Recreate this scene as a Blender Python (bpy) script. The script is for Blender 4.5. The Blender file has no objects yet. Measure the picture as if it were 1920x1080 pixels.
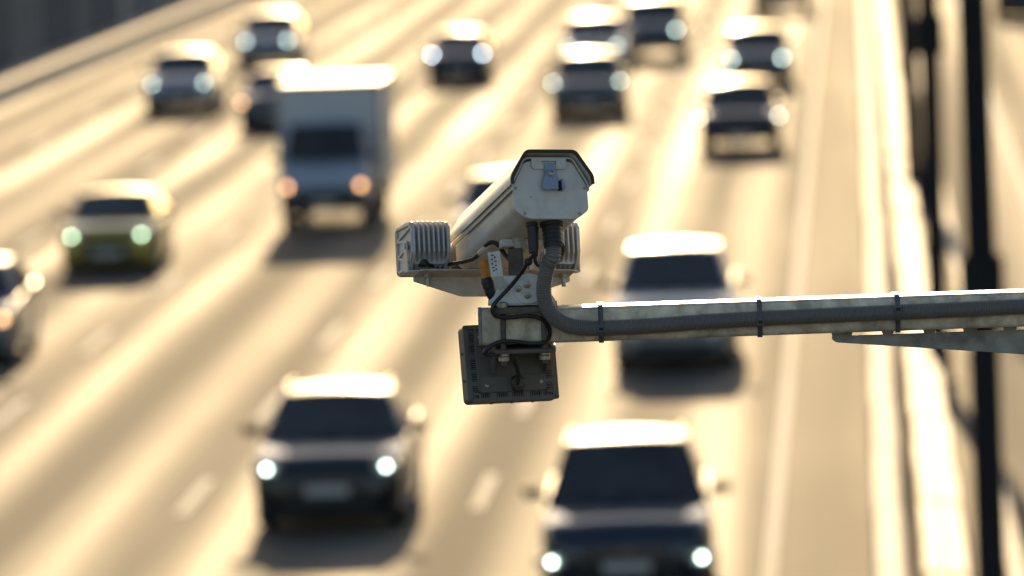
import bpy, bmesh, math, random
from mathutils import Vector, Matrix, Quaternion

random.seed(7)
scene = bpy.context.scene
COL = scene.collection
rad = math.radians

# ------------------------------------------------------------------ camera
EYE = Vector((0.0, 0.0, 9.45))
# columns: camera right, camera up, camera back (a slight roll, looking down the motorway)
CAM_R = Matrix(((0.99829151, 0.03103354, 0.04950739),
                (0.04693949, 0.07862735, -0.99579838),
                (-0.03479579, 0.99642092, 0.07703632)))
cam_d = bpy.data.cameras.new('camera')
cam = bpy.data.objects.new('camera', cam_d)
COL.objects.link(cam)
cam.matrix_world = Matrix.Translation(EYE) @ CAM_R.to_4x4()
cam_d.sensor_width = 36.0
cam_d.lens = 252.2
cam_d.clip_start = 0.5
cam_d.clip_end = 6000.0
FOCUS = 13.45
cam_d.dof.use_dof = True
cam_d.dof.focus_distance = FOCUS
cam_d.dof.aperture_fstop = 5.9
scene.camera = cam

# ------------------------------------------------------------------ light
SUN_EL, SUN_AZ = rad(14.3), rad(-2.6)          # azimuth measured from +Y towards +X
sun_dir = Vector((math.sin(SUN_AZ) * math.cos(SUN_EL), math.cos(SUN_AZ) * math.cos(SUN_EL), math.sin(SUN_EL)))
world = bpy.data.worlds.new('World')
scene.world = world
world.use_nodes = True
wn = world.node_tree
for n in list(wn.nodes):
    wn.nodes.remove(n)
w_out = wn.nodes.new('ShaderNodeOutputWorld')
w_bg = wn.nodes.new('ShaderNodeBackground')
w_sky = wn.nodes.new('ShaderNodeTexSky')
w_sky.sky_type = 'NISHITA'
w_sky.sun_disc = False
w_sky.sun_elevation = SUN_EL
w_sky.sun_rotation = SUN_AZ
w_sky.air_density = 1.0
w_sky.dust_density = 1.2
w_sky.ozone_density = 1.0
w_bg.inputs['Strength'].default_value = 0.085
wn.links.new(w_sky.outputs[0], w_bg.inputs[0])
wn.links.new(w_bg.outputs[0], w_out.inputs[0])

sun_d = bpy.data.lights.new('sun', 'SUN')
sun_d.energy = 4.0
sun_d.angle = rad(0.53)
sun_d.color = (1.0, 0.72, 0.39)
sun = bpy.data.objects.new('sun', sun_d)
COL.objects.link(sun)
sun.rotation_mode = 'QUATERNION'
sun.rotation_quaternion = sun_dir.to_track_quat('Z', 'Y')
sun.location = (0, 60, 60)

vs = scene.view_settings
vs.view_transform = 'Standard'
vs.look = 'None'
vs.exposure = 0.8
vs.gamma = 1.0
vs.use_curve_mapping = False
scene.render.engine = 'CYCLES'
scene.cycles.max_bounces = 6
scene.cycles.sample_clamp_indirect = 6.0

# ------------------------------------------------------------------ object helpers
def tag(o, label=None, cat=None, group=None, kind=None):
    if label: o['label'] = label
    if cat: o['category'] = cat
    if group: o['group'] = group
    if kind: o['kind'] = kind
    return o

def thing(name, label, cat, matrix=None, group=None):
    o = bpy.data.objects.new(name, None)
    o.empty_display_size = 0.2
    COL.objects.link(o)
    if matrix is not None:
        o.matrix_world = matrix
    return tag(o, label, cat, group)

class MB:
    """collects shapes into one mesh"""
    def __init__(self):
        self.bm = bmesh.new()
        self.bevelled = False

    def face(self, pts):
        vsx = [self.bm.verts.new(p) for p in pts]
        try:
            return self.bm.faces.new(vsx)
        except ValueError:
            return None

    def grid(self, rows, close_u=False, flip=False):
        """rows of points -> quads"""
        vr = [[self.bm.verts.new(p) for p in r] for r in rows]
        for a, b in zip(vr, vr[1:]):
            n = len(a)
            for i in range(n if close_u else n - 1):
                j = (i + 1) % n
                q = (a[i], a[j], b[j], b[i])
                if flip:
                    q = q[::-1]
                try:
                    self.bm.faces.new(q)
                except ValueError:
                    pass
        return vr

    def box(self, c, s, rot=None):
        m = Matrix.Translation(Vector(c))
        if rot is not None:
            m = m @ rot.to_4x4()
        m = m @ Matrix.Diagonal((s[0], s[1], s[2], 1.0))
        bmesh.ops.create_cube(self.bm, size=1.0, matrix=m)
        return self

    def prism(self, poly, a, b, axis='y', hole=None):
        """polygon in the two remaining axes extruded along axis from a to b"""
        def put(p, t):
            if axis == 'y': return Vector((p[0], t, p[1]))
            if axis == 'z': return Vector((p[0], p[1], t))
            return Vector((t, p[0], p[1]))
        lo = [self.bm.verts.new(put(p, a)) for p in poly]
        hi = [self.bm.verts.new(put(p, b)) for p in poly]
        n = len(poly)
        for i in range(n):
            j = (i + 1) % n
            self.bm.faces.new((lo[i], lo[j], hi[j], hi[i]))
        self.bm.faces.new(lo[::-1])
        self.bm.faces.new(hi)
        return self

    def cyl(self, p0, p1, r0, r1=None, seg=16):
        if r1 is None: r1 = r0
        return self.tube([p0, p1], [r0, r1], seg)

    def tube(self, path, r, seg=10, caps=True):
        path = [Vector(p) for p in path]
        n = len(path)
        if not isinstance(r, (list, tuple)):
            r = [r] * n
        tang = []
        for i in range(n):
            t = path[min(i + 1, n - 1)] - path[max(i - 1, 0)]
            if t.length < 1e-9: t = Vector((0, 0, 1))
            tang.append(t.normalized())
        up = Vector((0, 0, 1)) if abs(tang[0].z) < 0.9 else Vector((1, 0, 0))
        nrm = (up - tang[0] * up.dot(tang[0])).normalized()
        rings = []
        for i in range(n):
            nrm = (nrm - tang[i] * nrm.dot(tang[i]))
            nrm = nrm.normalized() if nrm.length > 1e-9 else tang[i].orthogonal().normalized()
            b = tang[i].cross(nrm)
            rings.append([self.bm.verts.new(path[i] + (nrm * math.cos(2 * math.pi * k / seg) + b * math.sin(2 * math.pi * k / seg)) * r[i]) for k in range(seg)])
        for a, b in zip(rings, rings[1:]):
            for k in range(seg):
                j = (k + 1) % seg
                self.bm.faces.new((a[k], a[j], b[j], b[k]))
        if caps:
            self.bm.faces.new(rings[0][::-1])
            self.bm.faces.new(rings[-1])
        return self

    def ball(self, c, r, seg=12, sc=(1, 1, 1)):
        m = Matrix.Translation(Vector(c)) @ Matrix.Diagonal((sc[0], sc[1], sc[2], 1.0))
        bmesh.ops.create_uvsphere(self.bm, u_segments=seg, v_segments=max(6, seg // 2), radius=r, matrix=m)
        return self

    def bevel(self, w, seg=2, angle=35):
        self.bm.normal_update()
        self.bevelled = True
        ed = [e for e in self.bm.edges if len(e.link_faces) == 2 and e.calc_face_angle(0) > rad(angle)]
        if ed:
            bmesh.ops.bevel(self.bm, geom=ed, offset=w, segments=seg, profile=0.5, affect='EDGES', clamp_overlap=True)
        return self

    def build(self, name, mat, parent=None, matrix=None, smooth=38, offset=None, label=None):
        if offset is not None:
            bmesh.ops.translate(self.bm, verts=self.bm.verts, vec=-Vector(offset))
        bmesh.ops.recalc_face_normals(self.bm, faces=self.bm.faces)
        me = bpy.data.meshes.new(name)
        self.bm.to_mesh(me)
        self.bm.free()
        if isinstance(mat, (list, tuple)):
            for m in mat: me.materials.append(m)
        else:
            me.materials.append(mat)
        if smooth:
            for p in me.polygons: p.use_smooth = True
            me.set_sharp_from_angle(angle=rad(smooth))
        o = bpy.data.objects.new(name, me)
        COL.objects.link(o)
        if smooth and self.bevelled:
            wn_ = o.modifiers.new('flat faces', 'WEIGHTED_NORMAL')
            wn_.keep_sharp = True
        if parent is not None:
            o.parent = parent
        if matrix is not None:
            o.matrix_local = matrix
        if label:
            o['label'] = label
        return o

def linked(src, parent, matrix):
    """another object with the same mesh"""
    o = src.copy()
    COL.objects.link(o)
    o.parent = parent
    o.matrix_local = matrix
    return o

def rrect(x0, z0, x1, z1, r, n=4):
    pts = []
    for cx, cz, a0 in ((x1 - r, z1 - r, 0), (x0 + r, z1 - r, 90), (x0 + r, z0 + r, 180), (x1 - r, z0 + r, 270)):
        for k in range(n + 1):
            a = rad(a0 + 90 * k / n)
            pts.append((cx + r * math.cos(a), cz + r * math.sin(a)))
    return pts

def circle(cx, cz, r, n=20):
    return [(cx + r * math.cos(2 * math.pi * k / n), cz + r * math.sin(2 * math.pi * k / n)) for k in range(n)]

def round_poly(poly, r, n=3):
    """cut the corners of a polygon with small arcs"""
    out = []
    m = len(poly)
    for i in range(m):
        p = Vector(poly[i]).to_2d(); a = Vector(poly[i - 1]).to_2d(); b = Vector(poly[(i + 1) % m]).to_2d()
        rr = r[i] if isinstance(r, (list, tuple)) else r
        da, db = (a - p), (b - p)
        rr = min(rr, da.length * 0.45, db.length * 0.45)
        if rr <= 1e-6:
            out.append((p.x, p.y)); continue
        s, e = p + da.normalized() * rr, p + db.normalized() * rr
        for k in range(n + 1):
            t = k / n
            q = s * (1 - t) ** 2 + p * 2 * t * (1 - t) + e * t * t
            out.append((q.x, q.y))
    return out

def spline(pts, per=8):
    """Catmull-Rom through the points"""
    P = [Vector(p) for p in pts]
    P = [P[0] * 2 - P[1]] + P + [P[-1] * 2 - P[-2]]
    out = []
    for i in range(1, len(P) - 2):
        for k in range(per):
            t = k / per
            a, b, c, d = P[i - 1], P[i], P[i + 1], P[i + 2]
            out.append(0.5 * ((2 * b) + (c - a) * t + (2 * a - 5 * b + 4 * c - d) * t * t + (3 * b - a - 3 * c + d) * t ** 3))
    out.append(P[-2])
    return out

def resample(path, step):
    out = [path[0].copy()]
    acc = 0.0
    for a, b in zip(path, path[1:]):
        l = (b - a).length
        while acc + l >= step:
            t = (step - acc) / l
            a = a.lerp(b, t)
            out.append(a.copy())
            l = (b - a).length
            acc = 0.0
        acc += l
    return out

# ------------------------------------------------------------------ materials
def mat(name, col, rough=0.5, metal=0.0, coat=0.0, coat_rough=0.03, spec=0.5, vary=0.0, vscale=8.0, rvary=0.0,
        bump=0.0, bscale=60.0, dirt=None, dscale=3.0, damount=0.5, stretch=(1, 1, 1), emit=None, estr=0.0):
    m = bpy.data.materials.new(name)
    m.use_nodes = True
    nt = m.node_tree
    b = nt.nodes['Principled BSDF']
    b.inputs['Base Color'].default_value = (*col, 1)
    b.inputs['Roughness'].default_value = rough
    b.inputs['Metallic'].default_value = metal
    b.inputs['Coat Weight'].default_value = coat
    b.inputs['Coat Roughness'].default_value = coat_rough
    b.inputs['Specular IOR Level'].default_value = spec
    if emit:
        b.inputs['Emission Color'].default_value = (*emit, 1)
        b.inputs['Emission Strength'].default_value = estr
    if not (vary or rvary or bump or dirt):
        return m
    tc = nt.nodes.new('ShaderNodeTexCoord')
    mp = nt.nodes.new('ShaderNodeMapping')
    mp.inputs['Scale'].default_value = stretch
    nt.links.new(tc.outputs['Object'], mp.inputs['Vector'])
    def noise(scale, detail=6.0, roughness=0.6):
        n = nt.nodes.new('ShaderNodeTexNoise')
        n.inputs['Scale'].default_value = scale
        n.inputs['Detail'].default_value = detail
        n.inputs['Roughness'].default_value = roughness
        nt.links.new(mp.outputs[0], n.inputs['Vector'])
        return n
    colour = None
    if vary:
        n = noise(vscale)
        r = nt.nodes.new('ShaderNodeMapRange')
        r.inputs['From Min'].default_value = 0.3; r.inputs['From Max'].default_value = 0.7
        r.inputs['To Min'].default_value = 1 - vary; r.inputs['To Max'].default_value = 1 + vary
        nt.links.new(n.outputs['Fac'], r.inputs['Value'])
        mx = nt.nodes.new('ShaderNodeMix'); mx.data_type = 'RGBA'; mx.blend_type = 'MULTIPLY'
        mx.inputs['Factor'].default_value = 1.0
        mx.inputs[6].default_value = (*col, 1)
        nt.links.new(r.outputs[0], mx.inputs[7])
        colour = mx.outputs[2]
    if dirt:
        n = noise(dscale, 8.0, 0.65)
        r = nt.nodes.new('ShaderNodeMapRange')
        r.inputs['From Min'].default_value = 0.48; r.inputs['From Max'].default_value = 0.68
        r.inputs['To Min'].default_value = 0.0; r.inputs['To Max'].default_value = damount
        nt.links.new(n.outputs['Fac'], r.inputs['Value'])
        mx = nt.nodes.new('ShaderNodeMix'); mx.data_type = 'RGBA'
        nt.links.new(r.outputs[0], mx.inputs['Factor'])
        if colour is not None:
            nt.links.new(colour, mx.inputs[6])
        else:
            mx.inputs[6].default_value = (*col, 1)
        mx.inputs[7].default_value = (*dirt, 1)
        colour = mx.outputs[2]
    if colour is not None:
        nt.links.new(colour, b.inputs['Base Color'])
    if rvary:
        n = noise(vscale * 1.7)
        r = nt.nodes.new('ShaderNodeMapRange')
        r.inputs['From Min'].default_value = 0.3; r.inputs['From Max'].default_value = 0.7
        r.inputs['To Min'].default_value = max(0.02, rough - rvary); r.inputs['To Max'].default_value = min(1, rough + rvary)
        nt.links.new(n.outputs['Fac'], r.inputs['Value'])
        nt.links.new(r.outputs[0], b.inputs['Roughness'])
    if bump:
        n = noise(bscale, 4.0, 0.6)
        bp = nt.nodes.new('ShaderNodeBump')
        bp.inputs['Strength'].default_value = bump
        bp.inputs['Distance'].default_value = 0.5 / bscale
        nt.links.new(n.outputs['Fac'], bp.inputs['Height'])
        nt.links.new(bp.outputs[0], b.inputs['Normal'])
    return m

def asphalt(name, col, rough_lo, rough_hi, lane0=None, lane_w=3.7, spec=0.5):
    """worn asphalt: long streaks of polish along the lanes and darker oil bands between the wheel tracks"""
    m = bpy.data.materials.new(name)
    m.use_nodes = True
    nt = m.node_tree
    b = nt.nodes['Principled BSDF']
    L = nt.links.new
    tc = nt.nodes.new('ShaderNodeTexCoord')
    def streak(sx, sy, detail, rough=0.55):
        mp = nt.nodes.new('ShaderNodeMapping')
        mp.inputs['Scale'].default_value = (sx, sy, 1)
        L(tc.outputs['Object'], mp.inputs['Vector'])
        n = nt.nodes.new('ShaderNodeTexNoise')
        n.inputs['Scale'].default_value = 1.0
        n.inputs['Detail'].default_value = detail
        n.inputs['Roughness'].default_value = rough
        L(mp.outputs[0], n.inputs['Vector'])
        return n.outputs['Fac']
    def math_n(op, a, bb):
        n = nt.nodes.new('ShaderNodeMath'); n.operation = op
        for i, v in enumerate((a, bb)):
            if v is None: continue
            if isinstance(v, (int, float)): n.inputs[i].default_value = v
            else: L(v, n.inputs[i])
        return n.outputs[0]
    wide = streak(0.55, 0.010, 2.0)
    fine = streak(2.6, 0.03, 4.0)
    patch = streak(0.25, 0.05, 5.0)
    f = math_n('ADD', math_n('MULTIPLY', wide, 0.58), math_n('ADD', math_n('MULTIPLY', fine, 0.12), math_n('MULTIPLY', patch, 0.2)))
    mr = nt.nodes.new('ShaderNodeMapRange')
    mr.inputs['From Min'].default_value = 0.40; mr.inputs['From Max'].default_value = 0.60
    L(f, mr.inputs['Value'])
    wear = mr.outputs[0]
    if lane0 is not None:
        sx = nt.nodes.new('ShaderNodeSeparateXYZ'); L(tc.outputs['Object'], sx.inputs[0])
        ph = math_n('MULTIPLY', math_n('SUBTRACT', sx.outputs['X'], lane0), 4 * math.pi / lane_w)   # two wheel tracks a lane
        tr = math_n('ADD', math_n('MULTIPLY', math_n('COSINE', ph, None), -0.5), 0.5)
        wear = math_n('ADD', math_n('MULTIPLY', wear, 0.48), math_n('MULTIPLY', tr, 0.52))
        inner = nt.nodes.new('ShaderNodeMapRange')          # the inner lanes carry more traffic and are polished more
        inner.inputs['From Min'].default_value = -16.0; inner.inputs['From Max'].default_value = -2.0
        inner.inputs['To Min'].default_value = -0.06; inner.inputs['To Max'].default_value = 0.10
        L(sx.outputs['X'], inner.inputs['Value'])
        wear = math_n('ADD', math_n('MULTIPLY', math_n('SUBTRACT', wear, 0.5), 1.3), math_n('ADD', inner.outputs[0], 0.5))
    r = nt.nodes.new('ShaderNodeMapRange')
    r.inputs['To Min'].default_value = rough_hi; r.inputs['To Max'].default_value = rough_lo
    L(wear, r.inputs['Value'])
    L(r.outputs[0], b.inputs['Roughness'])
    grit = nt.nodes.new('ShaderNodeTexNoise'); grit.inputs['Scale'].default_value = 40.0; grit.inputs['Detail'].default_value = 6.0
    L(tc.outputs['Object'], grit.inputs['Vector'])
    g = math_n('ADD', math_n('MULTIPLY', grit.outputs['Fac'], 0.5), math_n('ADD', math_n('MULTIPLY', wear, 0.5), 0.45))
    mx = nt.nodes.new('ShaderNodeMix'); mx.data_type = 'RGBA'; mx.blend_type = 'MULTIPLY'
    mx.inputs['Factor'].default_value = 1.0
    mx.inputs[6].default_value = (*col, 1)
    L(g, mx.inputs[7])
    L(mx.outputs[2], b.inputs['Base Color'])
    b.inputs['Specular IOR Level'].default_value = spec
    bp = nt.nodes.new('ShaderNodeBump'); bp.inputs['Strength'].default_value = 0.25; bp.inputs['Distance'].default_value = 0.004
    L(grit.outputs['Fac'], bp.inputs['Height'])
    L(bp.outputs[0], b.inputs['Normal'])
    return m

M_ROAD = asphalt('worn_asphalt', (0.070, 0.064, 0.056), 0.725, 0.94, lane0=-1.15, lane_w=3.76, spec=0.30)
M_SHOULDER = asphalt('shoulder_asphalt', (0.080, 0.070, 0.056), 0.82, 0.885, spec=0.30)
M_OPP = asphalt('opposite_asphalt', (0.085, 0.076, 0.064), 0.80, 0.97, lane0=1.9, lane_w=3.70, spec=0.30)
M_GROUND = mat('dry_verge', (0.10, 0.09, 0.06), 0.95, vary=0.3, vscale=0.3)
M_LINE = mat('road_paint', (0.60, 0.58, 0.53), 0.85, spec=0.30, dirt=(0.2, 0.18, 0.15), dscale=4.0, damount=0.6)
M_CONC = mat('concrete', (0.36, 0.34, 0.31), 0.75, vary=0.18, vscale=2.0, dirt=(0.16, 0.14, 0.12), dscale=1.2, damount=0.6, bump=0.25, bscale=40)
M_CONC2 = mat('pale_concrete', (0.42, 0.39, 0.35), 0.7, vary=0.2, vscale=2.5, dirt=(0.18, 0.16, 0.13), dscale=0.6, damount=0.35, bump=0.2, bscale=40)
M_PARA = mat('parapet_concrete', (0.42, 0.385, 0.335), 0.78, vary=0.2, vscale=2.5, dirt=(0.17, 0.15, 0.12), dscale=0.7, damount=0.6, spec=0.3, bump=0.2, bscale=40)
M_PANEL = [mat('noise_panel_%d' % i, c, 0.85, spec=0.12, vary=0.15, vscale=1.5) for i, c in enumerate(((0.24, 0.24, 0.245), (0.15, 0.155, 0.17), (0.36, 0.355, 0.35)))]
M_POLE = mat('dark_pole_paint', (0.022, 0.022, 0.023), 0.85, spec=0.15, vary=0.2, vscale=6)
M_LAMPGLASS = mat('lamp_glass', (0.6, 0.6, 0.58), 0.2)
# ------------------------------------------------------------------ the setting
def sheet(name, x0, x1, y0, y1, z, m, ny=1, parent=None, kind='structure', label=None):
    b = MB()
    b.grid([[(x0, y0 + (y1 - y0) * i / ny, z), (x1, y0 + (y1 - y0) * i / ny, z)] for i in range(ny + 1)])
    o = b.build(name, m, parent, smooth=0)
    if kind and parent is None: o['kind'] = kind
    if label: o['label'] = label
    return o

ROAD0, ROAD1 = -60.0, 620.0
LANE_X = (-4.87, -8.55, -12.32, -16.15, -19.95)
sheet('ground', -3000, 3000, -600, 5000, -0.02, M_GROUND)
road = sheet('road', -23.35, -1.10, ROAD0, ROAD1, 0.0, M_ROAD, 8)
shoulder = sheet('road_shoulder', -1.10, 0.35, ROAD0, ROAD1, 0.0, M_SHOULDER, 8)
opp = sheet('opposite_road', 0.35, 18.0, ROAD0, ROAD1, 0.0, M_OPP, 8)
def strip(x0, x1, y0, y1, parent, name):
    b = MB()
    b.box(((x0 + x1) / 2, (y0 + y1) / 2, 0.004), (x1 - x0, y1 - y0, 0.004))
    return b.build(name, M_LINE, parent, smooth=0)
dash_src = None
for lx, off in zip(LANE_X, (0.0, 0.4, 0.5, 0.8, 0.2)):
    for k in range(-2, 18):
        yc = 89.3 + 12.0 * k + off
        if dash_src is None:
            b = MB(); b.box((0, 0, 0.004), (0.15, 4.0, 0.004)); dash_src = b.build('lane_dash', M_LINE, road, Matrix.Translation((lx, yc, 0)), smooth=0)
        else:
            linked(dash_src, road, Matrix.Translation((lx, yc, 0)))
strip(-1.27, -1.12, 40, 420, road, 'edge_line')
strip(-22.75, -22.60, 40, 420, road, 'edge_line')
strip(3.08, 3.28, 40, 420, opp, 'edge_line')
for k in range(-2, 18):
    linked(dash_src, opp, Matrix.Translation((7.0, 92 + 12 * k, 0)))

# concrete median barrier of cast sections
JER = [(-0.305, 0), (-0.305, 0.09), (-0.275, 0.30), (-0.26, 0.80), (0.10, 0.80), (0.16, 0.34), (0.30, 0.09), (0.30, 0)]
bar = thing('median_barrier', 'tall pale concrete median barrier along the edge of the tan shoulder', 'barrier', Matrix.Translation((0.22, 0, 0)))
b = MB(); b.prism(round_poly([(x * 0.80, z) for x, z in JER], 0.025, 2), -2.98, 2.98); seg = b.build('barrier_section', M_CONC, bar, Matrix.Translation((0, 40, 0)))
for k in range(1, 60):
    linked(seg, bar, Matrix.Translation((random.uniform(-0.015, 0.015), 40 + 6 * k, 0)))
blk = thing('block_kerb', 'row of wide pale concrete kerb blocks between the median barrier and the dark poles', 'kerb', Matrix.Translation((0.745, 0, 0)))
b = MB(); b.box((-0.115, 0, 0.25), (0.225, 3.44, 0.50)); b.box((0.12, 0, 0.235), (0.225, 3.44, 0.46)); b.bevel(0.014, 2)
seg = b.build('kerb_block', M_CONC2, blk, Matrix.Translation((0, 42, 0)))
for k in range(1, 96):
    y = 42 + 3.5 * k
    dx = random.uniform(-0.014, 0.014)
    linked(seg, blk, Matrix.Translation((dx, y, random.uniform(-0.05, 0.0))) @ Matrix.Rotation(rad(random.uniform(-0.25, 0.25)), 4, 'Z'))
kb = thing('low_kerb', 'low pale kerb at the edge of the opposite carriageway', 'kerb', Matrix.Translation((1.53, 0, 0)))
b = MB(); b.box((0, 0, 0.07), (0.18, 5.97, 0.14)); b.bevel(0.02, 2)
seg = b.build('kerb_stone', M_CONC, kb, Matrix.Translation((0, 40, 0)))
for k in range(1, 60):
    linked(seg, kb, Matrix.Translation((0, 40 + 6 * k, 0)))

# left parapet with a walkway, and the noise wall on it
par = thing('concrete_parapet', 'long low concrete walkway kerb with sunlit top at the far left road edge', 'kerb', Matrix.Translation((-23.65, 193, 0)) @ Matrix.Rotation(rad(-0.42), 4, 'Z') @ Matrix.Translation((0, -193, 0)))
b = MB(); b.prism(round_poly([(-0.62, 0), (0.65, 0), (0.65, 0.46), (0.61, 0.50), (-0.62, 0.50)], [0, 0, 0.02, 0.02, 0.02], 2), -3.96, 3.96)
seg = b.build('parapet_section', M_PARA, par, Matrix.Translation((0, 140, 0)))
for k in range(1, 36):
    linked(seg, par, Matrix.Translation((random.uniform(-0.01, 0.01), 140 + 8 * k, random.uniform(-0.008, 0.0))))
wall = thing('noise_barrier', 'tall dark ribbed noise barrier wall behind the sunlit walkway kerb', 'wall', Matrix.Translation((-24.12, 193, 0)) @ Matrix.Rotation(rad(-0.42), 4, 'Z') @ Matrix.Translation((0, -193, 0)))
pan = []
for m in M_PANEL:
    b = MB()
    prof = []
    for i in range(8):                              # corrugated sheet, ribs upright
        y0 = -1.92 + i * 0.48
        prof += [(0.0, y0), (0.0, y0 + 0.20), (-0.07, y0 + 0.25), (-0.07, y0 + 0.43)]
    prof.append((0.0, 1.92))
    b.grid([[(x, y, 0.0) for x, y in prof], [(x, y, 3.4) for x, y in prof]])
    b.grid([[(x - 0.05, y, 0.0) for x, y in prof], [(x - 0.05, y, 3.4) for x, y in prof]])
    b.box((-0.055, 0, 3.43), (0.16, 3.84, 0.07))
    pan.append(b)
pan = [b.build('wall_panel', m, wall, Matrix.Translation((0, 152 + 4 * i, 0.02)), smooth=20) for i, (b, m) in enumerate(zip(pan, M_PANEL))]
b = MB(); b.box((0, 0, 1.78), (0.17, 0.14, 3.55)); b.box((0, 0, 0.03), (0.24, 0.3, 0.05))
post = b.build('wall_post', M_PANEL[1], wall, Matrix.Translation((0.0, 150, 0.0)))
for k in range(0, 62):
    y = 152 + 4 * k
    if k > 2:
        linked(pan[random.choice((0, 0, 1, 1, 2))], wall, Matrix.Translation((0, y, 0.02)))
    linked(post, wall, Matrix.Translation((0, y + 2, 0)))

# dark lamp columns in the median
def lamp_column(x, y, r, lean, clamp, label, h=13.0):
    t = thing('lamp_column', label, 'pole', Matrix.Translation((x, y, 0)) @ Matrix.Rotation(lean, 4, 'Y'), 'dark poles standing in the median')
    MB().tube([(0, 0, 0.02), (0, 0, h * 0.5), (0, 0, h)], [r, r * 0.93, r * 0.72], 20).build('shaft', M_POLE, t)
    b = MB(); b.box((0, 0, 0.02), (r * 4, r * 4, 0.04)); b.cyl((0, 0, 0.03), (0, 0, 0.5), r * 1.25, r * 1.2, 20); b.bevel(0.008, 1); b.build('base_flange', M_POLE, t)
    if clamp:
        b = MB(); b.cyl((0, 0, clamp - 0.22), (0, 0, clamp + 0.22), r * 1.25, r * 1.25, 20)
        b.box((0, -0.02, clamp - 0.08), (r * 2.8, r * 2.9, 0.52)); b.bevel(0.01, 1)
        b.build('clamp_band', M_POLE, t)
    b = MB(); b.tube(spline([(0, 0, h - 0.1), (0.5, 0, h + 0.45), (1.6, 0, h + 0.7)], 6), 0.045, 10); b.build('lamp_arm', M_POLE, t)
    b = MB(); b.box((1.9, 0, h + 0.72), (0.8, 0.3, 0.12)); b.bevel(0.04, 2); hd = b.build('lamp_head', M_POLE, t)
    b = MB(); b.box((1.92, 0, h + 0.655), (0.6, 0.22, 0.02)); b.build('lamp_glass', M_LAMPGLASS, hd)
    return t
lamp_column(1.19, 74.0, 0.162, rad(-0.2), 3.72, 'thick dark pole with clamp band nearest in the median, below the galvanised arm')
lamp_column(0.98, 102.0, 0.145, rad(0.0), 5.05, 'slim dark pole with a dark clamp high up, just left of the thick pole')
lamp_column(1.0, 141.0, 0.17, rad(-1.2), 0, 'dark pole far off behind the pale kerb blocks, leftmost in the median')
# ------------------------------------------------------------------ vehicles
M_GLASS = mat('tinted_glass', (0.030, 0.031, 0.032), 0.05, spec=0.6, vary=0.6, vscale=1.6)
M_TYRE = mat('tyre_rubber', (0.02, 0.02, 0.02), 0.85)
M_RIM = mat('alloy_rim', (0.55, 0.55, 0.56), 0.25, metal=1.0)
M_TRIM = mat('black_trim', (0.015, 0.015, 0.016), 0.5)
M_CHROME = mat('chrome', (0.75, 0.75, 0.76), 0.08, metal=1.0)
M_PLATE = mat('number_plate_white', (0.50, 0.48, 0.45), 0.4)
M_LENS = mat('lamp_lens', (0.25, 0.26, 0.27), 0.08, spec=0.8)
M_TAIL = mat('tail_lens', (0.25, 0.01, 0.01), 0.1)
LAMPS = {
    'mint': mat('headlamp_mint', (0.8, 0.9, 0.85), 0.3, emit=(0.78, 1.0, 0.86), estr=14.0),
    'dim': mat('headlamp_dim', (0.8, 0.9, 0.85), 0.3, emit=(0.70, 0.93, 0.84), estr=11.0),
    'blue': mat('headlamp_cool', (0.8, 0.9, 0.95), 0.3, emit=(0.72, 0.86, 1.0), estr=18.0),
    'green': mat('headlamp_green', (0.8, 0.9, 0.8), 0.3, emit=(0.70, 1.0, 0.62), estr=16.0),
    'amber': mat('indicator_amber', (0.9, 0.5, 0.2), 0.3, emit=(1.0, 0.50, 0.22), estr=3.6),
    'white': mat('headlamp_white', (0.9, 0.9, 0.8), 0.3, emit=(1.0, 0.9, 0.72), estr=9.0),
}
PAINT = {}
def paint(name, col, metal=0.0, rough=0.38):
    if name not in PAINT:
        PAINT[name] = mat('paint_' + name, col, rough, metal=metal, coat=1.0, coat_rough=0.05, spec=0.15)
    return PAINT[name]

def lerp_keys(keys, y):
    if y <= keys[0][0]: return keys[0][1:]
    for a, b in zip(keys, keys[1:]):
        if y <= b[0]:
            t = (y - a[0]) / (b[0] - a[0])
            return tuple(p + (q - p) * t for p, q in zip(a[1:], b[1:]))
    return keys[-1][1:]

KINDS = {
    # L, W, H, hood height, bonnet length, screen run, roof length, rear run, clearance, wheel radius, wheelbase start / end
    'suv':   dict(L=4.6, W=1.86, H=1.60, hood=1.00, bon=1.15, scr=0.80, roof=1.90, rear=0.45, gc=0.22, wr=0.36, wf=0.88, wb=3.62),
    'hatch': dict(L=4.0, W=1.72, H=1.46, hood=0.92, bon=0.95, scr=0.82, roof=1.55, rear=0.45, gc=0.17, wr=0.31, wf=0.78, wb=3.32),
    'sedan': dict(L=4.6, W=1.78, H=1.46, hood=0.94, bon=1.20, scr=0.88, roof=1.15, rear=0.80, gc=0.16, wr=0.32, wf=0.88, wb=3.58),
    'van':   dict(L=4.9, W=1.92, H=1.92, hood=1.14, bon=0.95, scr=0.85, roof=2.60, rear=0.25, gc=0.20, wr=0.34, wf=0.90, wb=3.95),
    'cab':   dict(L=2.35, W=1.78, H=2.16, hood=1.28, bon=0.42, scr=0.52, roof=0.95, rear=0.06, gc=0.42, wr=0.36, wf=0.80, wb=9.0),
}

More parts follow.
